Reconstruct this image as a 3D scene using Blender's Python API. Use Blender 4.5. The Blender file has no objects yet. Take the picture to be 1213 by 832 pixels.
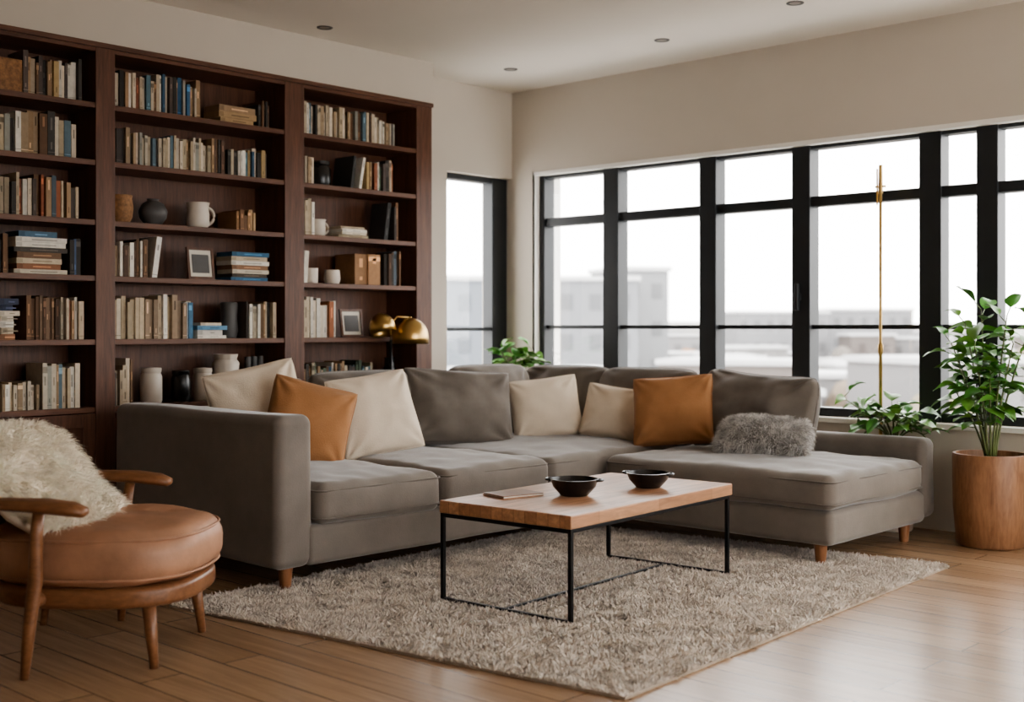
import bpy, bmesh, math, random
import numpy as np
from mathutils import Vector, Matrix, noise
random.seed(7); np.random.seed(7)
scene = bpy.context.scene
R = math.radians

# ---------------------------------------------------------------- materials
def new_mat(name):
    m = bpy.data.materials.new(name); m.use_nodes = True
    nt = m.node_tree
    b = nt.nodes['Principled BSDF']
    return m, nt, b
def L(nt, a, b): nt.links.new(a, b)
def coords(nt, scale=(1,1,1), rot=(0,0,0)):
    tc = nt.nodes.new('ShaderNodeTexCoord'); mp = nt.nodes.new('ShaderNodeMapping')
    mp.inputs['Scale'].default_value = scale; mp.inputs['Rotation'].default_value = rot
    L(nt, tc.outputs['Object'], mp.inputs['Vector']); return mp.outputs['Vector']
def noise_node(nt, vec, scale, detail=4, rough=.6, dist=0):
    n = nt.nodes.new('ShaderNodeTexNoise'); n.inputs['Scale'].default_value = scale
    n.inputs['Detail'].default_value = detail; n.inputs['Roughness'].default_value = rough
    n.inputs['Distortion'].default_value = dist
    L(nt, vec, n.inputs['Vector']); return n.outputs['Fac']
def ramp(nt, fac, stops):
    r = nt.nodes.new('ShaderNodeValToRGB')
    while len(r.color_ramp.elements) < len(stops): r.color_ramp.elements.new(.5)
    for e, (p, c) in zip(r.color_ramp.elements, stops):
        e.position = p; e.color = (*c, 1)
    L(nt, fac, r.inputs['Fac']); return r.outputs['Color']
def bump(nt, b, fac, strength, dist=.01):
    bp = nt.nodes.new('ShaderNodeBump'); bp.inputs['Strength'].default_value = strength
    bp.inputs['Distance'].default_value = dist
    L(nt, fac, bp.inputs['Height']); L(nt, bp.outputs['Normal'], b.inputs['Normal'])
def sc(c, k): return tuple(min(1, x*k) for x in c)
def plain(name, col, rough=.6, metal=0, var=.12, nscale=8, bs=0, spec=.5, sheen=0, bscale=None):
    m, nt, b = new_mat(name)
    v = coords(nt)
    n = noise_node(nt, v, nscale)
    c = ramp(nt, n, [(.3, sc(col, 1-var)), (.7, sc(col, 1+var))])
    L(nt, c, b.inputs['Base Color'])
    b.inputs['Roughness'].default_value = rough; b.inputs['Metallic'].default_value = metal
    b.inputs['Specular IOR Level'].default_value = spec
    if sheen:
        b.inputs['Sheen Weight'].default_value = sheen; b.inputs['Sheen Roughness'].default_value = .4
    if bs: bump(nt, b, noise_node(nt, v, bscale or 60, 3), bs, .004)
    return m
def wood(name, c1, c2, scale=(1.2, 14, 14), rough=.45, bs=.15, spec=.4):
    m, nt, b = new_mat(name)
    v = coords(nt, scale)
    n = noise_node(nt, v, 2.2, 6, .65, .8)
    n2 = noise_node(nt, v, 9, 3, .6, .2)
    mx = nt.nodes.new('ShaderNodeMath'); mx.operation = 'MULTIPLY_ADD'; mx.inputs[1].default_value = .35
    L(nt, n2, mx.inputs[0])
    s = nt.nodes.new('ShaderNodeMath'); s.operation = 'MULTIPLY'; s.inputs[1].default_value = .65
    L(nt, n, s.inputs[0]); L(nt, s.outputs[0], mx.inputs[2])
    c = ramp(nt, mx.outputs[0], [(.32, c1), (.5, tuple((a+d)/2 for a, d in zip(c1, c2))), (.68, c2)])
    L(nt, c, b.inputs['Base Color']); b.inputs['Roughness'].default_value = rough
    b.inputs['Specular IOR Level'].default_value = spec
    bump(nt, b, n2, bs, .002)
    return m
def planks(name, c1, c2, mortar, bw, rh, vscale, rough=.35, rot=0, grain=(2, 30, 30), msize=.004, spec=.5, gdark=.78):
    m, nt, b = new_mat(name)
    v = coords(nt, (1,1,1), (0,0,rot))
    br = nt.nodes.new('ShaderNodeTexBrick'); br.offset = .37; br.offset_frequency = 2
    br.inputs['Color1'].default_value = (*c1,1); br.inputs['Color2'].default_value = (*c2,1)
    br.inputs['Mortar'].default_value = (*mortar,1); br.inputs['Scale'].default_value = vscale
    br.inputs['Mortar Size'].default_value = msize; br.inputs['Brick Width'].default_value = bw
    br.inputs['Row Height'].default_value = rh; br.inputs['Bias'].default_value = 0
    L(nt, v, br.inputs['Vector'])
    mp = nt.nodes.new('ShaderNodeMapping'); mp.inputs['Scale'].default_value = grain
    L(nt, v, mp.inputs['Vector'])
    g = noise_node(nt, mp.outputs['Vector'], 1.5, 6, .65, .6)
    gr = ramp(nt, g, [(.3, (gdark,gdark*.97,gdark*.95)), (.7, (1.12,1.12,1.12))])
    mx = nt.nodes.new('ShaderNodeMix'); mx.data_type = 'RGBA'; mx.blend_type = 'MULTIPLY'
    mx.inputs['Factor'].default_value = 1
    L(nt, br.outputs['Color'], mx.inputs['A']); L(nt, gr, mx.inputs['B'])
    L(nt, mx.outputs['Result'], b.inputs['Base Color'])
    b.inputs['Roughness'].default_value = rough; b.inputs['Specular IOR Level'].default_value = spec
    bump(nt, b, g, .08, .002)
    return m
def attr_mat(name, rough=.6, spec=.3, tr=0):
    m, nt, b = new_mat(name)
    a = nt.nodes.new('ShaderNodeAttribute'); a.attribute_name = 'Col'
    n = noise_node(nt, coords(nt), 35, 3)
    c = ramp(nt, n, [(.3, (.88,.88,.88)), (.7, (1.08,1.08,1.08))])
    mx = nt.nodes.new('ShaderNodeMix'); mx.data_type = 'RGBA'; mx.blend_type = 'MULTIPLY'; mx.inputs['Factor'].default_value = 1
    L(nt, a.outputs['Color'], mx.inputs['A']); L(nt, c, mx.inputs['B'])
    L(nt, mx.outputs['Result'], b.inputs['Base Color'])
    b.inputs['Roughness'].default_value = rough; b.inputs['Specular IOR Level'].default_value = spec
    return m

M = {}
M['wall'] = plain('wall_paint', (.545,.49,.42), .85, var=.02, nscale=2, bs=.05)
M['ceil'] = plain('ceiling_paint', (.72,.665,.59), .9, var=.015, nscale=2)
M['white'] = plain('white_trim', (.80,.77,.72), .6, var=.02)
M['floor'] = planks('oak_floor', (.43,.29,.182), (.33,.212,.128), (.15,.09,.05), 1.7, .15, 1, .27, 0, (1.3, 22, 22), .003, .7)
M['walnut'] = wood('dark_walnut', (.058,.024,.014), (.165,.072,.040), (12, 12, 1.0), .42)
M['walnutY'] = wood('dark_walnut_horizontal', (.063,.027,.016), (.175,.077,.043), (12, 1.0, 12), .42)
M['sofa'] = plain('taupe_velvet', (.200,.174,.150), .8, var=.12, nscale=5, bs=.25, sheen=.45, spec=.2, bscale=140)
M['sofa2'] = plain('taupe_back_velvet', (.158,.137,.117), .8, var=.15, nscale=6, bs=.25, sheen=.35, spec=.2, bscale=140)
M['cream'] = plain('cream_linen', (.70,.60,.48), .85, var=.04, nscale=9, bs=.4, sheen=.2, spec=.2, bscale=160)
M['rust'] = plain('rust_linen', (.38,.19,.088), .8, var=.07, nscale=9, bs=.4, sheen=.15, spec=.2, bscale=160)
M['leather'] = plain('tan_leather', (.38,.205,.125), .5, var=.22, nscale=6, bs=.2, bscale=90, spec=.4)
M['chairwood'] = wood('cherry_wood', (.14,.06,.027), (.28,.13,.062), (3, 14, 14), .35)
M['legwood'] = wood('leg_wood', (.20,.085,.04), (.32,.15,.072), (14,14,2), .4)
M['blackmetal'] = plain('black_metal', (.012,.012,.013), .4, .6, var=.1)
M['winframe'] = plain('window_frame_paint', (.016,.019,.022), .45, var=.1)
M['brass'] = plain('brass', (.55,.37,.15), .3, 1, var=.08)
M['table'] = planks('butcher_block', (.62,.35,.20), (.42,.215,.115), (.28,.14,.07), .42, .055, 1, .38, R(90), (3, 26, 26), .0012, .5, .62)
M['ceramic_black'] = plain('black_ceramic', (.012,.011,.011), .25, var=.2)
M['ceramic_white'] = plain('white_ceramic', (.60,.53,.45), .4, var=.06)
M['ceramic_grey'] = plain('grey_ceramic', (.08,.075,.072), .5, var=.2)
M['wicker'] = plain('wicker', (.26,.13,.055), .7, var=.4, nscale=50, bs=.6, bscale=80)
M['books'] = attr_mat('book_covers', .65)
M['leaf'] = attr_mat('leaf_green', .38, .5)
M['city'] = attr_mat('city_facades', .9, .1)
M['soil'] = plain('soil', (.03,.02,.014), .95, var=.4, nscale=40)
M['potwood'] = wood('pot_wood', (.18,.085,.042), (.37,.195,.105), (9,9,1.6), .45)
M['rug'] = attr_mat('rug_pile', .95, .05)
M['fur_cream'] = attr_mat('sheepskin_wool', .9, .1)
M['fur_grey'] = attr_mat('grey_fur', .9, .1)
M['ground'] = plain('distant_ground', (.22,.215,.205), .95, var=.25, nscale=.05)
M['paper'] = plain('paper_mat', (.65,.6,.52), .8, var=.05)
def glass_mat():
    m = bpy.data.materials.new('window_glass'); m.use_nodes = True; nt = m.node_tree
    nt.nodes.clear(); o = nt.nodes.new('ShaderNodeOutputMaterial'); mx = nt.nodes.new('ShaderNodeMixShader')
    t = nt.nodes.new('ShaderNodeBsdfTransparent'); g = nt.nodes.new('ShaderNodeBsdfGlossy'); g.inputs['Roughness'].default_value = .02
    mx.inputs['Fac'].default_value = .04
    L(nt, t.outputs[0], mx.inputs[1]); L(nt, g.outputs[0], mx.inputs[2]); L(nt, mx.outputs[0], o.inputs['Surface'])
    return m
M['glass'] = glass_mat()

# ---------------------------------------------------------------- mesh builder
class MB:
    def __init__(s): s.v = []; s.f = []; s.c = []; s.m = []
    def add(s, vs, fs, col=(1,1,1), mi=0, mat=None):
        o = len(s.v)
        for p in vs:
            p = Vector(p)
            if mat is not None: p = mat @ p
            s.v.append(p[:]); s.c.append(col)
        for f in fs: s.f.append(tuple(i+o for i in f)); s.m.append(mi)
    def box(s, a, b, col=(1,1,1), mi=0, mat=None):
        x0,y0,z0 = a; x1,y1,z1 = b
        vs = [(x0,y0,z0),(x1,y0,z0),(x1,y1,z0),(x0,y1,z0),(x0,y0,z1),(x1,y0,z1),(x1,y1,z1),(x0,y1,z1)]
        s.add(vs, [(0,3,2,1),(4,5,6,7),(0,1,5,4),(1,2,6,5),(2,3,7,6),(3,0,4,7)], col, mi, mat)
    def lathe(s, prof, n=32, col=(1,1,1), mi=0, mat=None, sx=1, sy=1):
        vs = []; fs = []
        for r, z in prof:
            for i in range(n):
                a = 2*math.pi*i/n; vs.append((r*math.cos(a)*sx, r*math.sin(a)*sy, z))
        for j in range(len(prof)-1):
            for i in range(n):
                k = (i+1) % n; fs.append((j*n+i, j*n+k, (j+1)*n+k, (j+1)*n+i))
        s.add(vs, fs, col, mi, mat)
    def tube(s, pts, rad, n=8, col=(1,1,1), mi=0, mat=None, closed=False, flat=1):
        pts = [Vector(p) for p in pts]; N = len(pts)
        rads = rad if isinstance(rad, (list, tuple)) else [rad]*N
        vs = []; fs = []; up = Vector((0,0,1))
        for i, p in enumerate(pts):
            if closed: t = pts[(i+1) % N]-pts[i-1]
            else: t = pts[min(i+1, N-1)]-pts[max(i-1, 0)]
            t.normalize()
            a = up.cross(t)
            if a.length < .05: a = Vector((1,0,0)).cross(t) if i == 0 else a0 - t*a0.dot(t)
            a.normalize(); a0 = a; b = t.cross(a)
            for k in range(n):
                an = 2*math.pi*k/n
                vs.append(p + (a*math.cos(an) + b*math.sin(an)*flat)*rads[i])
        rng = N if closed else N-1
        for i in range(rng):
            j = (i+1) % N
            for k in range(n):
                l = (k+1) % n; fs.append((i*n+k, i*n+l, j*n+l, j*n+k))
        if not closed: fs.append(tuple(range(n))[::-1]); fs.append(tuple((N-1)*n+k for k in range(n)))
        s.add(vs, fs, col, mi, mat)
    def obj(s, name, mats, parent=None, smooth=False, bevel=0, merge=False, auto=None):
        me = bpy.data.meshes.new(name); me.from_pydata(s.v, [], s.f)
        if not isinstance(mats, (list, tuple)): mats = [mats]
        for m in mats: me.materials.append(m)
        me.polygons.foreach_set('material_index', s.m)
        at = me.color_attributes.new('Col', 'FLOAT_COLOR', 'POINT')
        at.data.foreach_set('color', np.array([(*c, 1) for c in s.c], dtype=np.float32).ravel())
        bm = bmesh.new(); bm.from_mesh(me)
        if merge: bmesh.ops.remove_doubles(bm, verts=bm.verts, dist=1e-5)
        bmesh.ops.recalc_face_normals(bm, faces=bm.faces); bm.to_mesh(me); bm.free()
        ob = bpy.data.objects.new(name, me); scene.collection.objects.link(ob)
        if smooth: me.polygons.foreach_set('use_smooth', [True]*len(me.polygons))
        if auto is not None:
            me.polygons.foreach_set('use_smooth', [True]*len(me.polygons)); me.set_sharp_from_angle(angle=R(auto))
        if bevel:
            bv = ob.modifiers.new('bevel', 'BEVEL'); bv.width = bevel; bv.segments = 2; bv.limit_method = 'ANGLE'
        if parent: ob.parent = parent; ob.matrix_parent_inverse = parent.get('_w') and Matrix.Translation(-parent.location) or Matrix()
        return ob
def grp(name, loc=(0,0,0), rz=0, world=False):
    e = bpy.data.objects.new(name, None); e.location = loc; e.rotation_euler = (0,0,rz); e.empty_display_size = .1
    scene.collection.objects.link(e)
    if world: e['_w'] = 1
    return e
def box_obj(name, a, b, mat, parent=None, bevel=0):
    mb = MB(); mb.box(a, b); return mb.obj(name, mat, parent, bevel=bevel)

def axis_samples(a, b, r, n):
    st = [r*(1-math.tan(R(45)*(1-i/4))) for i in range(5)]
    mid = [a+r+(b-a-2*r)*i/n for i in range(1, n)]
    return [a+x for x in st] + mid + [b-x for x in reversed(st)]
def rbox(mb, a, b, r=.04, n=(8,8,3), crown=0, nz=0, nf=4, seed=0, bulge=0, col=(1,1,1), mat=None, wrink=0):
    ax = [axis_samples(a[i], b[i], r, n[i]) for i in range(3)]
    c = [(a[i]+b[i])/2 for i in range(3)]; h = [(b[i]-a[i])/2 for i in range(3)]
    def tr(p):
        inn = [min(max(p[i], a[i]+r), b[i]-r) for i in range(3)]
        d = Vector([p[i]-inn[i] for i in range(3)])
        q = Vector(inn) + (d.normalized()*r if d.length > 1e-9 else d)
        u = [(q[i]-c[i])/h[i] for i in range(3)]
        if crown: q.z += crown*(1-u[0]**2)*(1-u[1]**2)*(1 if u[2] > 0 else -.2)*abs(u[2])
        if bulge:
            q.x += bulge*u[0]*(1-u[2]**2)*(1-u[1]**2); q.y += bulge*u[1]*(1-u[2]**2)*(1-u[0]**2)
        if wrink:
            q.z += wrink*noise.noise(Vector((q.x*9, q.y*9, seed)))*(u[2] > 0)
        if nz:
            q += noise.noise_vector(q*nf + Vector((seed*7.3, seed, 0)))*nz
        return q
    for i in range(3):
        j, k = (i+1) % 3, (i+2) % 3
        for val in (a[i], b[i]):
            vs = []; fs = []; nj = len(ax[j]); nk = len(ax[k])
            for y in ax[j]:
                for z in ax[k]:
                    p = [0,0,0]; p[i] = val; p[j] = y; p[k] = z; vs.append(tr(p))
            for y in range(nj-1):
                for z in range(nk-1):
                    f = (y*nk+z, (y+1)*nk+z, (y+1)*nk+z+1, y*nk+z+1)
                    fs.append(f if val == b[i] else f[::-1])
            mb.add(vs, fs, col, 0, mat)
def rbox_obj(name, a, b, mat, parent=None, **k):
    mb = MB(); rbox(mb, a, b, **k)
    return mb.obj(name, mat, parent, smooth=True, merge=True)
def piping(name, a, b, z, mat, parent, r=.03, out=.002, rad=.0045):
    pts = []
    x0,y0 = a[0]-out, a[1]-out; x1,y1 = b[0]+out, b[1]+out
    for cx, cy, s0 in ((x1-r,y1-r,0),(x0+r,y1-r,90),(x0+r,y0+r,180),(x1-r,y0+r,270)):
        for i in range(5):
            an = R(s0+i*22.5); pts.append((cx+r*math.cos(an), cy+r*math.sin(an), z))
    mb = MB(); mb.tube(pts, rad, 6, closed=True); return mb.obj(name, mat, parent, smooth=True)

def pillow_data(w, h, t, n=34, seed=0, wr=.014, pinch=.07, sag=0, rc=.05, pw=.42):
    mb = MB()
    def outline(u, v):
        cr = 1-rc*(u*u*v*v)**2
        return w/2*u*(1-pinch*(1-v*v))*cr, h/2*v*(1-pinch*(1-u*u))*cr - sag*(1-u*u)*(v+1)/2
    for side in (-1, 1):
        vs = []; fs = []
        for i in range(n+1):
            for j in range(n+1):
                u = math.sin((i/n-.5)*math.pi)*.6+(i/n*2-1)*.4; v = math.sin((j/n-.5)*math.pi)*.6+(j/n*2-1)*.4
                e = max(0, (1-u*u))*max(0, (1-v*v))
                th = t/2*(e**pw)*(1-.12*v)
                x, z = outline(u, v)
                if e > 1e-6:
                    q = Vector((x*5+seed*3.1, z*5, side*2+seed)); fe = min(1, e*4)
                    th += wr*noise.noise(q)*fe + wr*.35*noise.noise(q*2.6)*fe
                    # folds running in from the corners
                    for cx, cz in ((-1,-1),(1,-1),(1,1),(-1,1)):
                        du, dv = u-cx, v-cz; rr = math.hypot(du, dv)
                        if rr < 1.1:
                            an = math.atan2(dv*cz*-1, du*cx*-1)
                            th += wr*.55*math.sin(an*9+seed+cx)*math.exp(-(rr/.55)**2)*min(1, e*8)
                z -= .06*th*(v > 0)
                vs.append((x, side*th, z))
        for i in range(n):
            for j in range(n):
                f = (i*(n+1)+j, (i+1)*(n+1)+j, (i+1)*(n+1)+j+1, i*(n+1)+j+1)
                fs.append(f if side < 0 else f[::-1])
        mb.add(vs, fs)
    pts = []
    for (u0,v0,u1,v1) in ((-1,-1,1,-1),(1,-1,1,1),(1,1,-1,1),(-1,1,-1,-1)):
        for i in range(12):
            s_ = i/12; u = u0+(u1-u0)*s_; v = v0+(v1-v0)*s_
            x, z = outline(u, v); pts.append((x, 0, z))
    return mb, pts
def pmat(loc, yaw, tilt, roll):
    return Matrix.Translation(loc) @ Matrix.Rotation(R(yaw),4,'Z') @ Matrix.Rotation(R(-tilt),4,'X') @ Matrix.Rotation(R(roll),4,'Y')
def pillow(name, loc, w, h, t, yaw, tilt, roll, mat, seed=0, parent=None, **k):
    mb, pts = pillow_data(w, h, t, seed=seed, **k)
    mb.tube(pts, .004, 5, closed=True)
    ob = mb.obj(name, mat, parent, smooth=True, merge=True)
    ob.matrix_local = pmat(loc, yaw, tilt, roll)
    return ob

def sample_surface(vs, fs, n):
    vs = np.array(vs); tris = []
    for f in fs:
        for i in range(1, len(f)-1): tris.append((f[0], f[i], f[i+1]))
    t = np.array(tris); a, b, c = vs[t[:,0]], vs[t[:,1]], vs[t[:,2]]
    nr = np.cross(b-a, c-a); ar = np.linalg.norm(nr, axis=1); nr = nr/np.maximum(ar, 1e-12)[:,None]
    idx = np.random.choice(len(t), n, p=ar/ar.sum())
    r1 = np.sqrt(np.random.rand(n)); r2 = np.random.rand(n)
    p = (1-r1)[:,None]*a[idx] + (r1*(1-r2))[:,None]*b[idx] + (r1*r2)[:,None]*c[idx]
    return p, nr[idx]
def strands_obj(name, P, N, length, width, jitter, droop, cols, mat, parent=None, seg=3, curl=0):
    n = len(P)
    d = N + np.random.randn(n, 3)*jitter; d /= np.linalg.norm(d, axis=1)[:,None]
    side = np.cross(d, np.random.randn(n, 3)); side /= np.linalg.norm(side, axis=1)[:,None]
    ln = length*(.6+.7*np.random.rand(n))[:,None]
    cd = np.cross(d, side)
    V = []
    for s in range(seg+1):
        t = s/seg
        c = P + d*ln*t + np.array([0,0,-1.0])*droop*ln*t*t + cd*curl*ln*math.sin(t*5)*.5
        w = width*(1-t*.85)
        V += [c-side*w, c+side*w]
    V = np.stack(V, 1)
    k = 2*(seg+1); base = np.arange(n)[:,None]*k
    F = np.concatenate([base+np.array([2*s, 2*s+1, 2*s+3, 2*s+2])[None] for s in range(seg)], 1).reshape(-1, 4)
    me = bpy.data.meshes.new(name)
    me.vertices.add(n*k); me.vertices.foreach_set('co', V.reshape(-1).astype(np.float32))
    me.loops.add(F.size); me.loops.foreach_set('vertex_index', F.reshape(-1).astype(np.int32))
    me.polygons.add(len(F)); me.polygons.foreach_set('loop_start', (np.arange(len(F))*4).astype(np.int32))
    me.update(calc_edges=True); me.validate()
    at = me.color_attributes.new('Col', 'FLOAT_COLOR', 'POINT')
    C = np.repeat(np.concatenate([np.clip(cols, 0, .95), np.ones((n,1))], 1), k, 0)
    at.data.foreach_set('color', C.astype(np.float32).ravel())
    me.materials.append(mat)
    me.polygons.foreach_set('use_smooth', [True]*len(me.polygons))
    ob = bpy.data.objects.new(name, me); scene.collection.objects.link(ob)
    if parent: ob.parent = parent
    return ob

# ---------------------------------------------------------------- room
H = 2.79; YW = 6.39; XW = -5.98; XR = 2.2; YB = -2.6
box_obj('floor', (XW-.3, YB-.2, -.12), (XR+.2, YW+.3, 0), M['floor'])
box_obj('ceiling', (XW-.3, YB-.2, H), (XR+.2, YW+.3, H+.12), M['ceil'])
SILL = .58; HEAD = 2.20
mb = MB()
mb.box((XW-.3, YW, 0), (XR, YW+.28, SILL)); mb.box((XW-.3, YW, HEAD), (XR, YW+.28, H))
mb.box((XW-.3, YW, SILL), (-5.76, YW+.28, HEAD)); mb.box((1.6, YW, SILL), (XR, YW+.28, HEAD))
mb.obj('wall_north', M['wall'])
mb = MB()
mb.box((XW-.28, YB, 0), (XW, 5.74, H)); mb.box((XW-.28, 5.74, 0), (XW, YW, SILL)); mb.box((XW-.28, 5.74, HEAD-.03), (XW, YW, H))
mb.obj('wall_west', M['wall'])
box_obj('trim_1', (XW, 1.0, 2.53), (-5.665, 5.32, H), M['wall'])
box_obj('trim_2', (XW, YB, 0), (-5.665, .98, H), M['wall'])
box_obj('trim_3', (-5.74, YW-.03, SILL-.03), (1.6, YW+.02, SILL), M['white'], bevel=.004)
mb = MB()
mb.box((-5.76, YW-.004, HEAD-.025), (1.6, YW+.06, HEAD+.0)); mb.box((-5.78, YW+.0, SILL), (-5.758, YW+.27, HEAD))
mb.obj('trim_4', M['white'])
WINS = ((.9, 2.3), (3.1, 5.8))
mb = MB()
mb.box((XR, YB, 0), (XR+.2, YW, .15)); mb.box((XR, YB, 2.55), (XR+.2, YW, H))
mb.box((XR, YB, .15), (XR+.2, WINS[0][0], 2.55)); mb.box((XR, WINS[0][1], .15), (XR+.2, WINS[1][0], 2.55)); mb.box((XR, WINS[1][1], .15), (XR+.2, YW, 2.55))
mb.obj('wall_east', M['wall'])
box_obj('wall_south', (XW-.3, YB-.2, 0), (XR+.2, YB, H), M['wall'])
box_obj('baseboard_north', (-2.62, YW-.015, 0), (XR, YW, .09), M['white'], bevel=.003)
box_obj('baseboard_west', (XW, 5.33, 0), (XW+.015, YW-.015, .09), M['white'], bevel=.003)

# windows -------------------------------------------------------
win = grp('window_1', (-2, YW+.1, SILL), world=True)
mb = MB(); y0, y1 = YW+.06, YW+.15
mb.box((-5.76, y0, SILL), (1.6, y1, SILL+.05)); mb.box((-5.76, y0, HEAD-.045), (1.6, y1, HEAD-.003))
mull = [(-5.735,.045),(-5.115,.13),(-4.335,.125),(-3.675,.12),(-2.88,.125),(-2.565,.115),(-1.9,.12),(-1.1,.12),(-.3,.12),(.5,.12),(1.2,.12),(1.57,.06)]
for x, w in mull: mb.box((x-w/2, y0-.012, SILL), (x+w/2, y1+.01, HEAD-.003))
mb.box((-5.76, y0+.005, 1.815), (1.6, y1-.005, 1.875))
mb.obj('frame', M['winframe'], win, bevel=.004)
mb = MB(); mb.box((-5.76, y0+.02, 1.09), (1.6, y1-.02, 1.115)); mb.obj('glazing_bar', M['winframe'], win)
mb = MB(); mb.box((-3.70, y0-.05, 1.2), (-3.675, y0-.02, 1.36)); mb.box((-3.70, y0-.03, 1.26), (-3.67, y0, 1.30)); mb.obj('handle', M['winframe'], win, bevel=.004)
box_obj('glass', (-5.74, y0+.04, SILL+.03), (1.58, y0+.045, HEAD-.03), M['glass'], win)
win2 = grp('window_2', (XW-.1, 6.0, SILL), world=True)
mb = MB(); x0, x1 = XW-.15, XW-.06; WH = HEAD-.03
mb.box((x0, 5.74, SILL), (x1, YW, SILL+.05)); mb.box((x0, 5.74, WH-.04), (x1, YW, WH))
mb.box((x0, 5.74, SILL), (x1, 5.78, WH)); mb.box((x0, 6.24, SILL), (x1+.01, YW, WH)); mb.box((x0, 5.74, 1.075), (x1, YW, 1.10))
mb.obj('frame', M['winframe'], win2, bevel=.004)
box_obj('glass', (x0+.04, 5.76, SILL+.03), (x0+.045, YW-.02, WH-.03), M['glass'], win2)
for i, (a, b) in enumerate(WINS):
    w = grp('window_%d' % (i+3), (XR+.1, (a+b)/2, .15), world=True)
    mb = MB(); n = 2 if i == 0 else 3
    for j in range(n+1):
        y = a+.03+(b-a-.06)*j/n; mb.box((XR+.05, y-.04, .15), (XR+.12, y+.04, 2.55))
    mb.box((XR+.05, a, .15), (XR+.12, b, .20)); mb.box((XR+.05, a, 2.50), (XR+.12, b, 2.55)); mb.box((XR+.05, a, 1.82), (XR+.12, b, 1.88))
    mb.obj('frame', M['winframe'], w)

# recessed lights
m_em, nt, b = new_mat('downlight_lens'); b.inputs['Base Color'].default_value = (.25,.22,.19,1)
for (x, y) in ((-5.44, 4.27), (-4.23, 5.81), (-5.43, 5.79), (-3.24, 5.62)):
    g = grp('recessed_light', (x, y, H))
    mb = MB(); mb.lathe([(.028,-.001),(.036,-.004),(.045,-.003),(.046,.0)], 24); mb.obj('trim_ring', M['ceramic_grey'], g, smooth=True)
    mb = MB(); mb.lathe([(.001,-.002),(.029,-.002)], 24); mb.obj('lens', m_em, g)

# ---------------------------------------------------------------- bookcase
BF = -5.67; BB = XW+.004
bc = grp('bookcase', (-5.8, 3.5, 0), world=True)
bays = [(1.06, 1.95), (2.06, 3.011), (3.116, 4.165), (4.302, 5.179)]
shelves = [.70, 1.04, 1.36, 1.64, 1.94, 2.228]
mb = MB(); 
mb.box((BB, 1.0, 0), (BB+.015, 5.31, 2.53))
for a, b_ in ((1.0, 1.06), (1.95, 2.06), (3.011, 3.116), (4.165, 4.302), (5.179, 5.31)):
    mb.box((BB, a, 0), (BF, b_, 2.53))
mb.obj('uprights', M['walnut'], bc, bevel=.003)
mb = MB()
mb.box((BB, 1.0, 2.485), (BF-.003, 5.31, 2.527)); 
for a, b_ in bays:
    for z in shelves: mb.box((BB+.015, a, z-.028), (BF-.006, b_, z))
    mb.box((BB+.015, a, 0), (BF-.02, b_, .08))
mb.box((BB, 1.0, 2.505), (BF+.012, 5.315, 2.53))
mb.obj('shelves', M['walnutY'], bc, bevel=.002)
mb = MB()
for a, b_ in bays:
    mid = (a+b_)/2
    for u, v in ((a+.003, mid-.002), (mid+.002, b_-.003)):
        mb.box((BF-.03, u, .085), (BF-.012, v, .668))
        for (p, q, r_, s_) in ((u, u+.06, .085, .668), (v-.06, v, .085, .668), (u+.06, v-.06, .085, .15), (u+.06, v-.06, .60, .668)):
            mb.box((BF-.012, p, r_), (BF-.002, q, s_))
mb.obj('cabinet_doors', M['walnut'], bc, bevel=.002)

# ---- books: one object
BK = MB()
pal = [(.56,.48,.37)]*5+[(.44,.36,.26)]*4+[(.68,.64,.56)]*4+[(.33,.22,.13)]*4+[(.17,.10,.055)]*3+[(.045,.04,.035)]*5+[(.09,.07,.06)]*2+[(.08,.11,.13),(.04,.09,.15),(.24,.09,.05),(.27,.26,.23),(.09,.12,.08),(.42,.30,.15),(.04,.11,.20),(.28,.10,.05),(.10,.17,.20)]
def book(y, w, h, z, dep=None, lean=0, col=None):
    col = sc(col or random.choice(pal), random.uniform(.75, 1.15)); dep = dep or random.uniform(.15, .2)
    xf = BF-.02-random.uniform(.01, .045)
    m = Matrix.Translation((xf, y, z)) @ Matrix.Rotation(lean, 4, 'X')
    BK.box((-dep, 0, 0), (0, w, h), col, 0, m)
    BK.box((-dep+.004, .002, h-.004), (-.004, w-.002, h-.0005), (.62,.56,.45), 0, m)
    dark = sum(col) < .7
    tc = sc(col, 2.6) if dark else sc(col, random.uniform(.3, .65))
    if random.random() < .5:
        a = random.uniform(.45, .7)*h; BK.box((0, w*.36, a), (.0006, w*.64, min(h*.95, a+h*random.uniform(.12, .3))), tc, 0, m)
    if random.random() < .35:
        BK.box((0, w*.4, h*.15), (.0006, w*.62, h*random.uniform(.22, .35)), tc, 0, m)
    if random.random() < .4:
        BK.box((0, 0, h*.08), (.0006, w, h*.095), tc, 0, m)
    if random.random() < .15:
        BK.box((0, 0, h*.78), (.0006, w, h*.92), tc, 0, m)
def run(bay, f0, f1, si, hmin=.16, hmax=.21, cols=None, wmin=.012, wmax=.028):
    a, b_ = bays[bay]; 
    if bay == 1: a = 2.53; 
    y = a+(b_-a)*f0; end = a+(b_-a)*f1; z = shelves[si]
    base = random.uniform(hmin, hmax)
    while y < end:
        w = random.uniform(wmin, wmax)
        if y+w > min(end+.01, b_-.003): break
        if random.random() < .3: base = random.uniform(hmin, hmax)
        h = min(max(base+random.uniform(-.015, .015), hmin), hmax)
        book(y, w-.001, h, z, col=random.choice(cols) if cols else None)
        y += w
    return y
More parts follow.
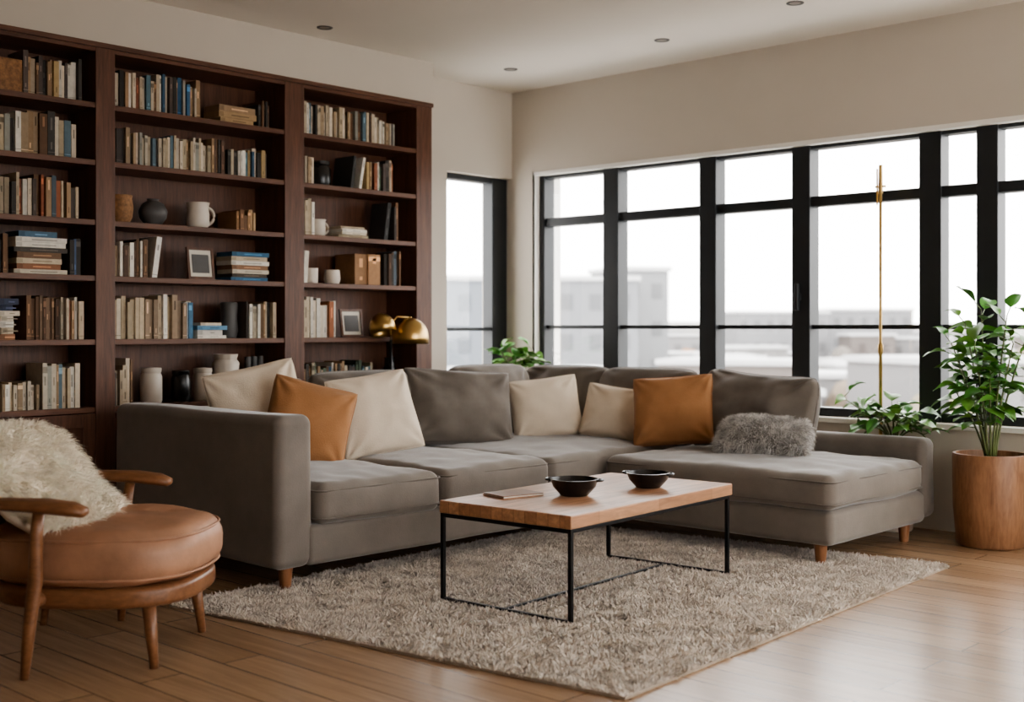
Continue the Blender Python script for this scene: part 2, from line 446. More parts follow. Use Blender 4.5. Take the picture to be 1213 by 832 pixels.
def stack(bay, f0, f1, si, n, cols=None, th=(.016,.03)):
    a, b_ = bays[bay]
    if bay == 1: a = 2.53
    y0_ = a+(b_-a)*f0; y1_ = a+(b_-a)*f1; z = shelves[si]
    for i in range(n):
        t = random.uniform(*th); c = sc(random.choice(cols or pal), random.uniform(.85, 1.1)); s_ = random.uniform(0, .03)*(1+i*.2)
        xf = BF-.03-random.uniform(0, .02)
        BK.box((xf-.15, y0_+s_*.5, z), (xf, y1_-s_, z+t-.001), c)
        BK.box((xf-.148, y0_+s_*.5+.003, z+.003), (xf+.0006, y0_+s_*.5+.03, z+t-.004), sc(c, .7))
        BK.box((xf-.1, y0_+s_*.5+.08, z+t*.35), (xf+.0006, y1_-s_-.05, z+t*.55), sc(c, .5) if sum(c) > .7 else sc(c, 2.5))
        z += t
def lean_book(bay, f, si, h, col, ang=14, w=.02):
    a, b_ = bays[bay]
    if bay == 1: a = 2.53
    book(a+(b_-a)*f, w, h, shelves[si], lean=R(ang), col=col)
l0 = [(.62,.55,.44),(.52,.43,.31),(.70,.66,.58),(.43,.35,.24),(.58,.50,.39)]
lt = l0*2+[(.34,.25,.16),(.28,.19,.11),(.06,.05,.045),(.10,.15,.18),(.30,.30,.26)]
dk = [(.05,.045,.04),(.10,.06,.04),(.16,.09,.05)]
run(2,.01,.50,5); stack(2,.60,.84,5,3,[(.42,.28,.15),(.3,.2,.12),(.5,.38,.24)],(.025,.035)); run(2,.86,.93,5,.13,.17,dk)
run(2,.01,.58,4,.15,.2,lt); run(2,.58,.66,4,.19,.2,dk); run(2,.66,.92,4,.14,.18)
run(2,.72,.84,3,.08,.12,[(.35,.2,.1),(.2,.11,.06),(.5,.35,.2)])
run(2,.01,.20,2,.16,.2,lt+dk[1:]); lean_book(2,.22,2,.22,(.72,.68,.62),-8,.03)
stack(2,.68,.93,2,7,l0[:3]+[(.1,.08,.06),(.05,.14,.24),(.25,.14,.08),(.3,.2,.12)],(.018,.026))
run(2,.01,.45,1,.19,.25,l0+[(.3,.22,.15)],.02,.034); run(2,.40,.46,1,.18,.2,[(.08,.18,.28),(.3,.35,.4)]); stack(2,.47,.66,1,4,[(.66,.62,.55),(.12,.25,.38),(.6,.52,.42)]); run(2,.78,.97,1,.17,.21)
run(2,.01,.13,0,.16,.24)
run(3,.02,.82,5,.14,.19,lt+dk)
run(3,.02,.13,4,.15,.18,lt); lean_book(3,.42,4,.2,(.04,.04,.04),-8,.02); lean_book(3,.50,4,.2,(.68,.64,.56),-10,.02); run(3,.58,.83,4,.15,.2)
run(3,.02,.13,3,.18,.22,lt); stack(3,.33,.6,3,4,l0,(.015,.02)); lean_book(3,.74,3,.24,(.05,.05,.05),-8,.03); run(3,.82,.88,3,.2,.24,dk+[(.1,.14,.18)])
lean_book(3,.03,2,.19,(.62,.58,.5),-4,.03); run(3,.48,.74,2,.14,.19,[(.36,.2,.1),(.3,.16,.07)],.09,.11); run(3,.75,.88,2,.19,.23,dk+[(.25,.3,.35)])
run(3,.02,.33,1,.19,.24,l0+[(.3,.12,.06)],.02,.035)
run(3,.02,.62,0,.15,.2,lt+pal[12:])
run(1,.26,.87,5,.16,.21); run(1,0,.85,4,.16,.22,lt+dk,.02,.04); run(1,0,.88,3,.15,.21)
run(1,.0,.12,2,.15,.22,dk); stack(1,.17,.74,2,8,l0[:3]+[(.07,.06,.05),(.28,.13,.07),(.08,.14,.2),(.2,.12,.07)],(.022,.03))
run(1,.76,.9,2,.17,.2,dk+[(.08,.12,.2)])
stack(1,0,.23,1,7,l0[:3]+[(.05,.06,.1),(.3,.15,.08)],(.024,.032)); run(1,.30,.68,1,.2,.22,[(.16,.09,.05),(.2,.13,.08),(.09,.05,.03)]); run(1,.68,.9,1,.17,.21)
run(1,0,.45,0,.12,.14,l0+[(.3,.22,.14)]); run(1,.46,.88,0,.19,.25,lt+[(.1,.12,.12)])
for si in range(6): run(0,.05,.9,si,.15,.2)
bk = BK.obj('shelf_books', M['books'])

# ---- shelf decor
def by(bay, f):
    a, b_ = bays[bay]
    if bay == 1: a = 2.53
    return a+(b_-a)*f
def lathe_obj(name, x, y, z, prof, mat, **k):
    mb = MB(); mb.lathe(prof, 32); ob = mb.obj(name, mat, auto=50); ob.location = (x, y, z+.001); return ob
SX = -5.79
lathe_obj('woven_basket', SX, by(2,.09), shelves[3], [(.001,0),(.045,0),(.06,.03),(.066,.08),(.058,.13),(.062,.145),(.054,.145),(.05,.12),(.001,.02)], M['wicker'])
lathe_obj('round_vase', SX, by(2,.27), shelves[3], [(.001,0),(.04,0),(.07,.04),(.075,.075),(.055,.115),(.028,.13),(.032,.14),(.022,.14),(.02,.12),(.001,.1)], M['ceramic_grey'])
def pitcher(name, x, y, z, s=1):
    g = grp(name, (x, y, z+.001)); mb = MB()
    mb.lathe([(.001,0),(.045*s,0),(.056*s,.02*s),(.056*s,.07*s),(.05*s,.10*s),(.058*s,.128*s),(.052*s,.128*s),(.045*s,.1*s),(.001,.02*s)], 32)
    mb.obj('body', M['ceramic_white'], g, auto=50)
    mb = MB(); mb.tube([(0, s*(.048+.045*math.sin(t)), s*(.065+.042*math.cos(t))) for t in [i*math.pi/10 for i in range(11)]], .008*s, 8)
    mb.obj('handle', M['ceramic_white'], g, smooth=True)
pitcher('pitcher', SX, by(2,.53), shelves[3], 1.1)
def pframe(name, y, z, w, h):
    g = grp(name, (BF-.06, y, z+.002), 0); mb = MB(); t = .014
    T = Matrix.Rotation(R(-8),4,'Y')
    for a, b_ in (((-.012,-w/2,0),(0,w/2,t)), ((-.012,-w/2,h-t),(0,w/2,h)), ((-.012,-w/2,t),(0,-w/2+t,h-t)), ((-.012,w/2-t,t),(0,w/2,h-t))): mb.box(a, b_, mat=T)
    mb.obj('frame', M['walnut'], g)
    mb = MB(); mb.box((-.01,-w/2+t,t), (-.006,w/2-t,h-t), mat=T); mb.obj('mat_board', M['paper'], g)
    mb = MB(); mb.box((-.006,-w*.32,h*.2), (-.004,w*.32,h*.78), mat=T); mb.obj('picture', M['ceramic_grey'], g)
pframe('picture_frame', by(2,.52), shelves[2], .165, .175)
pframe('picture_frame', by(3,.47), shelves[1], .17, .17)
box_obj('carved_box', (-5.85, 2.54, shelves[5]+.001), (-5.71, 2.655, shelves[5]+.16), M['wicker'], bevel=.004)
lathe_obj('patterned_vase', SX, by(2,.72), shelves[1], [(.001,0),(.042,0),(.05,.04),(.045,.12),(.05,.19),(.042,.2),(.038,.18),(.001,.1)], M['ceramic_grey'])
for f, m_, s in ((.26,'ceramic_white',1.05),(.43,'ceramic_black',.95),(.56,'ceramic_white',1.0)):
    lathe_obj('canister', SX, by(2,f), shelves[0], [(.001,0),(.05*s,0),(.054*s,.01),(.054*s,.13*s),(.046*s,.15*s),(.05*s,.155*s),(.05*s,.175*s),(.001,.18*s)], M[m_])
lathe_obj('ceramic_vase', SX, by(2,.70), shelves[0], [(.001,0),(.04,0),(.06,.07),(.075,.2),(.06,.22),(.068,.25),(.06,.25),(.05,.2),(.001,.015)], M['ceramic_white'])
lathe_obj('glass_jar', SX, by(3,.24), shelves[4], [(.001,0),(.055,0),(.062,.02),(.062,.10),(.05,.125),(.056,.13),(.056,.15),(.001,.155)], M['ceramic_black'])
pitcher('mug', SX, by(3,.22), shelves[3], .8)
lathe_obj('mug', SX, by(3,.16), shelves[2], [(.001,0),(.04,0),(.042,.09),(.038,.09),(.036,.01),(.001,.01)], M['ceramic_white'])
lathe_obj('mug', SX, by(3,.34), shelves[2], [(.001,0),(.042,0),(.05,.03),(.045,.085),(.04,.085),(.036,.01),(.001,.01)], M['ceramic_white'])
lathe_obj('small_vase', SX, by(3,.86), shelves[0], [(.001,0),(.05,0),(.065,.05),(.06,.11),(.035,.15),(.03,.2),(.036,.21),(.026,.21),(.001,.15)], M['ceramic_black'])
for f in (.84, .88, .92): lathe_obj('candle', SX, by(2,f), shelves[0], [(.001,0),(.018,0),(.018,.19+f*.05),(.001,.19+f*.05)], M['ceramic_grey'])

# ---------------------------------------------------------------- sofa
so = grp('sectional_sofa', (-4.4, 4.6, 0), world=True)
X0, X1 = -5.41, -4.08
rbox_obj('arm', (X0, 2.96, .10), (X1, 3.15, .735), M['sofa'], so, r=.045, n=(14,3,8), nz=.006, nf=2.5)
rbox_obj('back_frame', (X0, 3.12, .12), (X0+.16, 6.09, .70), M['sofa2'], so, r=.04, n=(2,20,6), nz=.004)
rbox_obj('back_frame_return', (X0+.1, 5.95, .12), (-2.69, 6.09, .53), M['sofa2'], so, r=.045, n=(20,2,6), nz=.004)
rbox_obj('base', (X0+.1, 3.12, .10), (X1+.0, 6.0, .27), M['sofa'], so, r=.025, n=(8,20,3), nz=.003)
rbox_obj('chaise_base', (X1-.05, 5.0, .10), (-2.70, 6.0, .265), M['sofa'], so, r=.035, n=(12,8,3), nz=.003)
sc_list = [((-5.26,3.155,.262),(-4.05,3.868,.44)), ((-5.26,3.875,.262),(-4.05,4.615,.44)), ((-5.26,4.622,.262),(-4.06,5.93,.437)), ((-4.0,4.975,.262),(-2.68,5.93,.425))]
for i, (a, b_) in enumerate(sc_list):
    rbox_obj('seat_cushion_%d' % (i+1), a, b_, M['sofa'], so, r=.05, n=(26,26,4), crown=.03, nz=.011, nf=3.2, seed=i, bulge=.014, wrink=.009)
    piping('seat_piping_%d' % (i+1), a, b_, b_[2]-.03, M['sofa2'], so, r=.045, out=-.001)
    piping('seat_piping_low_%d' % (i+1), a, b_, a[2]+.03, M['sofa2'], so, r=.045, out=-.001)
def sp(name, loc, w, h, t, yaw, tilt, roll, seed, **k):
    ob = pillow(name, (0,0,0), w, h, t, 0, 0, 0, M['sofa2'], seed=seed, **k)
    ob.parent = so; ob.matrix_parent_inverse = Matrix.Translation(-so.location); ob.matrix_basis = pmat(loc, yaw, tilt, roll)
kk = dict(pinch=.015, wr=.024, rc=.10, pw=.3)
sp('back_cushion_1', (-5.12,3.66,.63), .50, .44, .22, 90, 12, 0, 11, **kk)
sp('back_cushion_2', (-5.10,4.27,.64), .72, .46, .25, 90, 12, 0, 12, **kk)
sp('back_cushion_3', (-5.12,5.28,.645), .68, .47, .25, 90, 10, 0, 13, **kk)
sp('back_cushion_4', (-4.95,5.79,.635), .68, .46, .24, 6, 10, 0, 14, **kk)
sp('back_cushion_5', (-4.33,5.80,.635), .72, .46, .24, 0, 10, 0, 15, **kk)
sp('back_cushion_6', (-3.57,5.78,.645), .76, .46, .27, -4, 14, 3, 16, pinch=.02, wr=.035, sag=.03, rc=.12, pw=.33)
mb = MB()
for x, y in ((-4.15,3.05),(-5.3,3.05),(-2.79,5.07),(-2.79,5.93),(-5.3,6.0),(-4.2,6.0)):
    mb.lathe([(.001,.018 if x < -3.5 and y < 5 else .0),(.022,.0),(.034,.12),(.001,.12)], 16, mat=Matrix.Translation((x, y, 0)) )
mb.obj('legs', M['legwood'], so, auto=40)

# throw pillows
pillow('throw_pillow', (-4.96,3.48,.70), .47, .45, .18, 62, 16, -12, M['cream'], 1, wr=.02)
pillow('throw_pillow', (-4.66,3.56,.645), .42, .42, .17, 62, 22, 16, M['rust'], 2, wr=.02)
pillow('throw_pillow', (-4.76,4.06,.655), .47, .44, .18, 72, 20, -8, M['cream'], 3, wr=.02)
pillow('throw_pillow', (-4.93,4.83,.645), .66, .46, .21, 66, 20, 4, M['sofa2'], 4, wr=.028)
pillow('throw_pillow', (-4.78,5.40,.62), .43, .38, .16, 48, 16, -7, M['cream'], 5, wr=.018)
pillow('throw_pillow', (-4.43,5.60,.60), .37, .33, .15, 25, 20, 8, M['cream'], 6, wr=.018)
pillow('throw_pillow', (-3.98,5.57,.635), .47, .41, .17, 22, 18, -5, M['rust'], 7, wr=.02)

# grey fur pillow
fp = grp('fur_pillow', (-3.34,5.47,.53), R(18))
pm, _ = pillow_data(.49, .26, .20, seed=9, n=18, rc=.16)
Tm = Matrix.Rotation(R(-50),4,'X')
pm.v = [(Tm @ Vector(v))[:] for v in pm.v]
pob = pm.obj('core', plain('grey_fur_base', (.22,.205,.19), .9), fp, smooth=True, merge=True)
nf_ = 14000
P, N = sample_surface([v.co[:] for v in pob.data.vertices], [tuple(p.vertices) for p in pob.data.polygons], nf_)
cl = np.stack([np.array([noise.noise(Vector(p)*22+Vector((k*9,0,0))) for p in P]) for k in range(3)], 1)
g_ = np.random.rand(nf_,1)
strands_obj('fur', P, N+cl*1.4, .036, .0014, .25, .5, (.36+.42*g_+.35*cl[:,:1])*np.array([[1,.965,.92]]), M['fur_grey'], fp)

# ---------------------------------------------------------------- rug
def rug_pt(u, v):
    A, B, C, D = [Vector(p) for p in ((-4.24,2.56), (-2.2,2.84), (-2.33,5.42), (-4.37,5.14))]
    p = A*(1-u)*(1-v)+B*u*(1-v)+C*u*v+D*(1-u)*v; return p
rg = grp('area_rug', (-3.3, 4.0, 0), world=True)
mb = MB(); n = 40; vs = []; fs = []
for i in range(n+1):
    for j in range(n+1):
        p = rug_pt(i/n, j/n); vs.append((p.x, p.y, .010))
for i in range(n):
    for j in range(n): a = i*(n+1)+j; fs.append((a, a+n+1, a+n+2, a+1))
mb.add(vs, fs, (.50,.45,.40))
mb.add([(rug_pt(u,v).x, rug_pt(u,v).y, z) for z in (.001,.010) for u, v in ((0,0),(1,0),(1,1),(0,1))], [(0,1,5,4),(1,2,6,5),(2,3,7,6),(3,0,4,7),(0,3,2,1)], (.4,.33,.26))
mb.obj('backing', M['rug'], rg)
n = 160000
uv = np.random.rand(n, 2)
A, B, C, D = [np.array(p) for p in ((-4.24,2.56), (-2.2,2.84), (-2.33,5.42), (-4.37,5.14))]
u, v = uv[:,:1], uv[:,1:]
P2 = A*(1-u)*(1-v)+B*u*(1-v)+C*u*v+D*(1-u)*v
P = np.concatenate([P2, np.full((n,1), .008)], 1)
pn = np.array([noise.noise(Vector((x*7, y*7, 0)))+.7*noise.noise(Vector((x*22, y*22, 5))) for x, y in P2])
pv = np.stack([np.array([noise.noise(Vector((x*11, y*11, 20))) for x, y in P2]), np.array([noise.noise(Vector((x*11, y*11, 40))) for x, y in P2]), np.zeros(n)], 1)
N = np.array([[0,0,1.0]])+pv*1.7
cb = np.array([[.74,.67,.595]])*(1+.22*pn[:,None])*(.80+.35*np.random.rand(n,1))
po = strands_obj('pile', P, N, .024, .0034, .4, .3, cb, M['rug'], rg, seg=2)
po.matrix_parent_inverse = Matrix.Translation(-rg.location)

# ---------------------------------------------------------------- coffee table
ct = grp('coffee_table', (-3.235, 3.957, .008), R(3.9))
hw, hl, TH = .326, .60, .352
rb = MB(); rb.box((-hw,-hl,TH), (hw,hl,TH+.05)); rb.obj('top', M['table'], ct, bevel=.004)
mb = MB(); t = .008
for y in (-hl+.012, hl-.03):
    for x in (-hw+.01, hw-.01): mb.box((x-t, y-t, 0), (x+t, y+t, TH))
    mb.box((-hw+.01, y-t, 0), (hw-.01, y+t, 2*t)); mb.box((-hw+.01, y-t, TH-.016), (hw-.01, y+t, TH))
mb.box((-t, -hl+.012, 0), (t, hl-.03, 2*t))
for x in (-hw+.01, hw-.01): mb.box((x-t, -hl+.012, TH-.014), (x+t, hl-.03, TH))
mb.obj('frame', M['blackmetal'], ct, bevel=.0015)
TZ = .008+TH+.05
def bowl(x, y, r, handle):
    g = grp('bowl', (x, y, TZ+.0005), R(handle))
    mb = MB(); mb.lathe([(.001,.004),(r*.55,.0),(r*.6,.004),(r*.9,r*.38),(r*1.0,r*.68),(r*1.03,r*.70),(r*.97,r*.71),(r*.88,r*.42),(r*.5,.015),(.001,.012)], 48)
    mb.obj('body', M['ceramic_black'], g, auto=60)
    mb = MB()
    for s_ in (-1, 1):
        mb.tube([(s_*(r*.98+.022*math.sin(a)), .028*math.cos(a), r*.66) for a in [i*math.pi/8 for i in range(9)]], .005, 8)
    mb.obj('handles', M['ceramic_black'], g, smooth=True)
bowl(-3.215, 3.81, .098, 30); bowl(-3.145, 4.22, .092, 20)
nb = grp('notebook', (-3.40, 3.64, TZ+.0005), R(-12))
box_obj('cover', (-.075,-.10,0), (.075,.10,.003), M['leather'], nb); box_obj('pages', (-.072,-.097,.003), (.074,.097,.008), M['paper'], nb)
box_obj('top_cover', (-.075,-.10,.008), (.075,.10,.011), M['chairwood'], nb, bevel=.001)

# ---------------------------------------------------------------- armchair (local +X = front)
ch = grp('armchair', (-3.66, 2.25, 0), R(39))
def dshape(mb, cx, a, b_, z0, z1, r, crown, nz=0, e=2.7, n=56, col=(1,1,1)):
    prof = []
    for i in range(7): an = R(-90+i*90/6); prof.append((r*(1-math.cos(an)), z0+r+r*math.sin(an)))
    for i in range(7): an = R(i*90/6); prof.append((r*(1-math.cos(an)), z1-r+r*math.sin(an)))
    for k in range(1, 8): prof.append((r+(min(a, b_)-r)*k/8, z1))
    low = [((min(a, b_)-r)*k/4+r, z0) for k in range(3, 0, -1)]
    prof = low+prof
    vs = []; fs = []
    for ins, z in prof:
        s_ = 1-ins/min(a, b_)
        for i in range(n):
            t = 2*math.pi*i/n; c_, s2 = math.cos(t), math.sin(t)
            x = a*s_*math.copysign(abs(c_)**(2/e), c_); y = b_*s_*math.copysign(abs(s2)**(2/e), s2)
            zz = z + (crown*(1-s_**2) if z > (z0+z1)/2 else 0)
            q = Vector((cx+x, y, zz))
            if nz: q += noise.noise_vector(q*5)*nz
            vs.append(q)
    m = len(prof)
    for j in range(m-1):
        for i in range(n):
            k = (i+1) % n; fs.append((j*n+i, j*n+k, (j+1)*n+k, (j+1)*n+i))
    fs.append(tuple(range(n))[::-1]); fs.append(tuple((m-1)*n+i for i in range(n)))
    mb.add(vs, fs, col)
mb = MB(); dshape(mb, -.25, .365, .335, .268, .445, .07, .02, .014); mb.obj('seat_cushion', M['leather'], ch, smooth=True)
mb = MB(); 
for zz in (.295, .42):
    pts = []
    for i in range(56):
        t = 2*math.pi*i/56; c_, s2 = math.cos(t), math.sin(t); e = 2.7
        pts.append((-.25+.356*math.copysign(abs(c_)**(2/e), c_), .327*math.copysign(abs(s2)**(2/e), s2), zz+.0))
    mb.tube(pts, .005, 6, closed=True)
mb.obj('seat_piping', M['leather'], ch, smooth=True)
mb = MB(); dshape(mb, -.25, .345, .315, .20, .268, .02, 0); mb.obj('seat_rail', M['chairwood'], ch, smooth=True)
mb = MB()
for s_ in (-1, 1):
    mb.tube([(.0, s_*.235, 0), (-.012, s_*.23, .1), (-.03, s_*.215, .24)], [.014, .019, .026], 14)
    mb.tube([(-.36, s_*.385, 0), (-.35, s_*.375, .15), (-.335, s_*.365, .3), (-.33, s_*.365, .45), (-.32, s_*.37, .525)], [.014, .02, .024, .02, .018], 14)
    mb.tube([(-.62, s_*.30, 0), (-.60, s_*.31, .25), (-.66, s_*.33, .55), (-.74, s_*.30, .72)], [.014, .022, .02, .015], 14)
    mb.tube([(-.345, s_*.37, .235), (-.34, s_*.26, .235)], .02, 10)
mb.obj('legs', M['chairwood'], ch, smooth=True)
mb = MB()
for s_ in (-1, 1):
    mb.tube([(-.165, s_*.372, .516), (-.172, s_*.372, .522), (-.21, s_*.374, .532), (-.30, s_*.376, .542), (-.45, s_*.37, .546), (-.58, s_*.355, .55), (-.68, s_*.33, .56)], [.014, .034, .046, .048, .040, .028, .018], 16, flat=.5)
mb.obj('armrests', M['chairwood'], ch, smooth=True)
mb = MB()
rbox(mb, (-.05,-.29,0), (.05,.29,.33), r=.04, n=(2,8,8), mat=Matrix.Translation((-.64,0,.40)) @ Matrix.Rotation(R(-14),4,'Y'), bulge=.01)
mb.obj('backrest', M['leather'], ch, smooth=True, merge=True)
# sheepskin throw draped over the backrest and seat
prof = [(-.79,.46),(-.80,.58),(-.77,.69),(-.69,.745),(-.60,.74),(-.52,.69),(-.45,.62),(-.38,.555),(-.31,.505),(-.24,.475)]
vs = []; fs = []; nv = 18; m = 3
pp = []
for i in range(len(prof)-1):
    for j in range(m): t = j/m; pp.append((prof[i][0]*(1-t)+prof[i+1][0]*t, prof[i][1]*(1-t)+prof[i+1][1]*t))
pp.append(prof[-1])
for i, (x, z) in enumerate(pp):
    t = i/(len(pp)-1)
    for j in range(nv+1):
        v = j/nv*2-1
        wd = .335-.12*max(0, (t-.75)/.25)**2
        y = v*wd; q = Vector((x-.05*v*v*(t > .5)*min(1, (t-.5)*4), y, z-.06*abs(v)**5-.012))
        q += noise.noise_vector(q*7)*.022; vs.append(q)
for i in range(len(pp)-1):
    for j in range(nv): a = i*(nv+1)+j; fs.append((a, a+1, a+nv+2, a+nv+1))
mb = MB(); mb.add(vs, fs, (.82,.73,.60))
th = mb.obj('sheepskin_hide', M['fur_cream'], ch, smooth=True)
sd = th.modifiers.new('s', 'SOLIDIFY'); sd.thickness = .03; sd.offset = 0
ns = 38000
P, N = sample_surface(vs, fs, ns)
fl = np.sign(N[:,2]+N[:,0]*.5); fl[fl == 0] = 1; N = N*fl[:,None]
back = P[:,0] < -.74; N[back] = N[back]*np.sign(-N[back][:,:1]+1e-6)
g_ = .88+.2*np.random.rand(ns,1)
cn = np.array([noise.noise(Vector(p)*14) for p in P])[:,None]
jit = np.stack([np.array([noise.noise(Vector(p)*15+Vector((k*9,0,0))) for p in P]) for k in range(3)], 1)
strands_obj('wool', P, N+jit*1.5, .066, .0017, .2, .45, np.array([[.95,.86,.72]])*g_*(1+.10*cn), M['fur_cream'], ch, seg=3, curl=.25)

# ---------------------------------------------------------------- lamp
lamp = grp('dome_lamp', (-5.54, 4.85, 0))
mb = MB(); mb.lathe([(.001,0),(.11,0),(.11,.015),(.02,.025),(.009,.04),(.009,1.02),(.001,1.03)], 24)
mb.obj('stand', M['blackmetal'], lamp, auto=40)
def dome(nm, x, y, z, r, tilt, az):
    T = Matrix.Translation((x, y, z)) @ Matrix.Rotation(R(az),4,'Z') @ Matrix.Rotation(R(tilt),4,'Y')
    mb = MB(); pr = [(.008,r*1.12),(.010,r*1.0)]+[(r*math.sin(R(a))*1.0, r*1.05*math.cos(R(a))) for a in range(10, 91, 8)]+[(r,-.04),(r-.004,-.04)]+[(r*.95*math.sin(R(a)), r*.98*math.cos(R(a))) for a in range(90, 5, -10)]
    mb.lathe(pr, 40, mat=T); mb.obj(nm, M['brass'], lamp, smooth=True)
dome('shade', .03, .13, 1.04, .112, 0, 0)
dome('shade_rear', -.02, -.05, 1.10, .08, -20, 0)
mb = MB(); mb.tube([(0,0,1.0),(.0,.0,1.12),(.01,.04,1.165),(.03,.13,1.16)], .005, 8); mb.obj('neck', M['brass'], lamp, smooth=True)

# brass pole behind chaise
bp_ = grp('brass_floor_stand', (-3.10, 6.30, 0))
mb = MB(); mb.lathe([(.001,0),(.07,0),(.07,.012),(.012,.02),(.010,.05),(.010,.95),(.015,.96),(.015,1.0),(.010,1.01),(.0085,1.02),(.0085,1.93),(.001,1.95)], 20)
mb.tube([(0,0,1.84),(.0,0,2.0)], [.013,.010], 10); mb.tube([(-.03,0,1.88),(.03,0,1.88)], .006, 8); mb.tube([(-.02,-.0,1.78),(-.02,0,1.98)], .005, 8)
mb.obj('pole', M['brass'], bp_, auto=40)

# ---------------------------------------------------------------- plants
def leaf(mb, base, d, Ln, W, droop=.5, col=(.06,.16,.04), twist=0):
    d = Vector(d).normalized(); s_ = d.cross(Vector((0,0,1)))
    if s_.length < .1: s_ = Vector((1,0,0))
    s_.normalize(); s_ = Matrix.Rotation(twist, 3, d) @ s_; nrm = s_.cross(d)
    vs = []; fs = []; n = 9
    for i in range(n+1):
        t = i/n; w = W*.5*(math.sin(math.pi*t**.8)**.8 if 0 < t < 1 else 0)+.0008
        c = Vector(base)+d*Ln*t+Vector((0,0,-1))*droop*Ln*t*t
        wav = .06*W*math.sin(t*9)
        for k, q in enumerate((-1,-.5,0,.5,1)): vs.append(c+s_*w*q+nrm*(abs(q)*w*.35+(wav*q)))
    for i in range(n):
        for k in range(4): a = i*5+k; fs.append((a, a+1, a+6, a+5))
    k = random.uniform(.7, 1.35); mb.add(vs, fs, (col[0]*k*random.uniform(.8,1.3), col[1]*k, col[2]*k))
def stemmed(name, loc, potf, stems, seed, leafL, leafW, col, droop=.4):
    random.seed(seed); g = grp(name, loc); potf(g)
    ml = MB(); ms = MB()
    for (az, lean, h0, h1, curve, leaves, lo) in stems:
        pts = []; a = R(az)
        for i in range(9):
            t = i/8; r_ = lean*t**1.4; pts.append(Vector((math.cos(a)*r_+.02*math.cos(a), math.sin(a)*r_+.02*math.sin(a), h0+(h1-h0)*t-curve*t**3)))
        ms.tube(pts, [.007-.004*i/8 for i in range(9)], 7, (.12,.15,.05))
        for j in range(leaves):
            t = lo+(1-lo)*j/max(1, leaves-1); f = t*8; i0 = min(7, int(f)); p = pts[i0].lerp(pts[i0+1], f-i0)
            la = a+j*2.4+random.uniform(-.4, .4); up = random.uniform(.0, .7) if t < .95 else 1.1
            d = Vector((math.cos(la), math.sin(la), up))
            pt = p+d.normalized()*.05
            ms.tube([p, pt], .0025, 5, (.12,.18,.05))
            s2 = random.uniform(.75, 1.15)
            leaf(ml, pt, d, leafL*s2, leafW*s2, droop*random.uniform(.5, 1.4), col, random.uniform(-.5, .5))
    lim = YW-.02-loc[1]; 
    ml.v = [(x, min(y, lim-.02*abs(math.sin(x*40))), z) for x, y, z in ml.v]
    ml.obj('leaves', M['leaf'], g, smooth=True); ms.obj('stems', M['leaf'], g, smooth=True)
def wood_pot(g):
    mb = MB(); mb.lathe([(.001,0),(.15,0),(.163,.012),(.180,.20),(.183,.45),(.180,.465),(.168,.465),(.165,.42),(.001,.42)], 48); mb.obj('pot', M['potwood'], g, auto=50)
    mb = MB(); mb.lathe([(.001,.432),(.166,.425)], 32); mb.obj('soil', M['soil'], g)
def hid_pot(h, r, mat):
    def f(g):
        mb = MB(); mb.lathe([(.001,0),(r*.75,0),(r*.8,.01),(r,h-.02),(r,h),(r*.9,h),(r*.88,h-.03),(.001,h-.03)], 36); mb.obj('pot', M[mat], g, auto=50)
        mb = MB(); mb.lathe([(.001,h-.022),(r*.89,h-.025)], 24); mb.obj('soil', M['soil'], g)
    return f
st = [(200,.10,.42,1.12,0,14,.3),(260,.12,.42,1.00,0,13,.3),(320,.14,.42,1.16,.0,14,.35),(20,.17,.42,1.12,0,13,.35),(150,.14,.42,.98,0,12,.4),(230,.03,.42,1.19,0,14,.4),(290,.10,.42,.90,0,10,.35),(185,.16,.42,.80,.02,8,.45),(215,.17,.42,1.04,.02,11,.45),(340,.12,.42,1.02,0,11,.4),(245,.18,.42,.92,.02,9,.45)]
stemmed('potted_plant', (-2.42, 6.12, 0), wood_pot, st, 3, .15, .085, (.095,.26,.045))
st = [(az, random.uniform(.10,.26), .47, random.uniform(.62,.78), random.uniform(0,.16), 5, .5) for az in (180,205,235,265,290,320,345,0,220,300)]
stemmed('potted_pothos', (-2.99, 6.24, 0), hid_pot(.50,.12,'ceramic_white'), st, 5, .13, .09, (.12,.30,.06), .5)
st = [(az, random.uniform(.06,.13), .74, random.uniform(.88,.96), .02, 5, .4) for az in (180,225,270,315,0,40,90,250)]
stemmed('potted_pothos', (-5.72, 6.14, 0), hid_pot(.75,.13,'ceramic_white'), st, 6, .12, .085, (.11,.28,.055), .4)

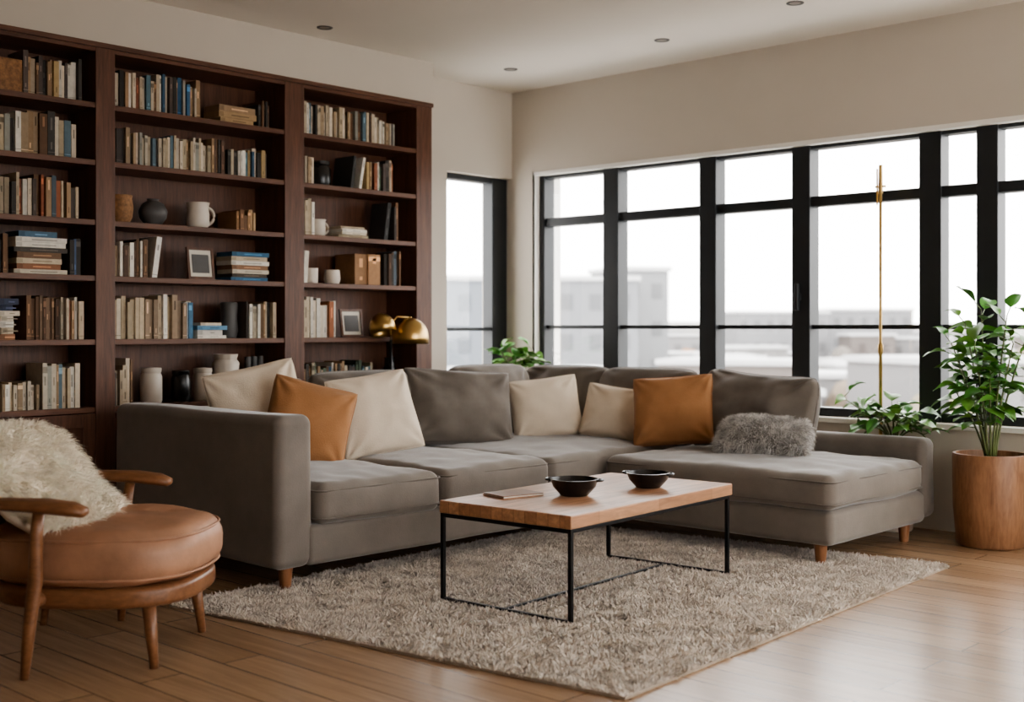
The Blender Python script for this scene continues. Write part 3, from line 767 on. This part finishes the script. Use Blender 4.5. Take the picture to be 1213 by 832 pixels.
# ---------------------------------------------------------------- outside
random.seed(21)
fw = Vector((-.683,.730)); rt = Vector((.730,.683))
og = MB(); n = 24
vs = []; fs = []
for i in range(n+1):
    for j in range(n+1):
        x = -400+i*650/n; y = 14+j*450/n; dd = math.hypot(x, y); vs.append((x, y, -9+max(0, (dd-120))*.028+2*noise.noise(Vector((x*.02, y*.02, 0)))))
for i in range(n):
    for j in range(n): a = i*(n+1)+j; fs.append((a, a+n+1, a+n+2, a+1))
og.add(vs, fs); og.obj('outdoor_ground', M['ground'], smooth=True)
cb_ = MB()
def bld(d, lat, w, dep, top, col=(.5,.48,.46), base=-9):
    c = fw*d+rt*lat; T = Matrix.Translation((c.x, c.y, 0)) @ Matrix.Rotation(R(random.choice((43, 43, 20, 60))),4,'Z')
    cb_.box((-w/2,-dep/2,base), (w/2,dep/2,top), col, mat=T)
    cb_.box((-w/2-.2,-dep/2-.2,top), (w/2+.2,dep/2+.2,top+.35), (.5,.5,.5), mat=T)
    nfl = max(1, int((top-base)/3))
    for f in range(nfl):
        z = top-1.0-f*3
        if z < base+1.5: break
        nw = max(2, int(w/2.0))
        for i in range(nw):
            x = -w/2+(i+.5)*w/nw; cb_.box((x-.45,-dep/2-.04,z-1.2), (x+.45,-dep/2,z), sc(col, .72), mat=T)
bld(95, 5.2, 8.5, 8, 4.6, (.20,.205,.215)); bld(100, 9.6, 4.0, 7, 5.6, (.22,.225,.23)); bld(92, -3.4, 5, 8, 4.5, (.16,.175,.195))
bld(150, 25.5, 1.2, 1.2, 8, (.2,.205,.21)); bld(170, 36, 14, 8, 3.0, (.21,.21,.215)); bld(180, 52, 12, 9, 3.5, (.21,.21,.215))
for i in range(75):
    d = random.uniform(65, 210); lat = d*random.uniform(-.1, .5)
    bld(d, lat, random.uniform(5, 10), random.uniform(6, 10), random.uniform(-6, -1.0)+max(0, (d-120))*.03, sc(random.choice([(.19,.185,.185),(.25,.245,.24),(.17,.15,.14)]), random.uniform(.7, 1.4)))
cb_.obj('city_buildings', M['city'])
tr_ = MB()
ico = bmesh.new(); bmesh.ops.create_icosphere(ico, subdivisions=2, radius=1); iv = [v.co.copy() for v in ico.verts]; jf = [tuple(v.index for v in f.verts) for f in ico.faces]; ico.free()
for i in range(330):
    d = random.uniform(35, 190); lat = d*random.uniform(-.12, .52); c = fw*d+rt*lat; r_ = random.uniform(1.0, 2.3)
    z = -9+max(0, d-120)*.028+r_*1.2+random.uniform(0, 2.2)
    col = sc(random.choice([(.30,.17,.10),(.20,.17,.13),(.16,.145,.13),(.13,.13,.11),(.22,.18,.14)]), .9)
    tr_.add([(c.x+v.x*r_*(1+.5*noise.noise(v*2+Vector((i,0,0)))), c.y+v.y*r_, z+v.z*r_*1.15*(1+.5*noise.noise(v*2.5+Vector((0,i,0))))) for v in iv], jf, col)
    tr_.tube([(c.x, c.y, -9.5), (c.x, c.y, z)], .25, 6, (.2,.15,.1))
tr_.obj('autumn_trees', M['city'])

# ---------------------------------------------------------------- world, lights
w = bpy.data.worlds.new('overcast_sky'); scene.world = w; w.use_nodes = True
bg = w.node_tree.nodes['Background']; bg.inputs['Color'].default_value = (1.0,.985,.965,1); bg.inputs['Strength'].default_value = 4.6

# ---------------------------------------------------------------- camera
cam = bpy.data.cameras.new('camera'); co = bpy.data.objects.new('camera', cam); scene.collection.objects.link(co)
co.location = (0,0,1.1); co.rotation_euler = (R(90), 0, R(43.1))
cam.sensor_width = 36; cam.lens = 42.65; cam.shift_y = -28/1213
cam.dof.use_dof = True; cam.dof.focus_distance = 5.3; cam.dof.aperture_fstop = 1.9
scene.camera = co
scene.view_settings.view_transform = 'AgX'
scene.view_settings.look = 'AgX - Medium High Contrast'
scene.view_settings.exposure = 0.95
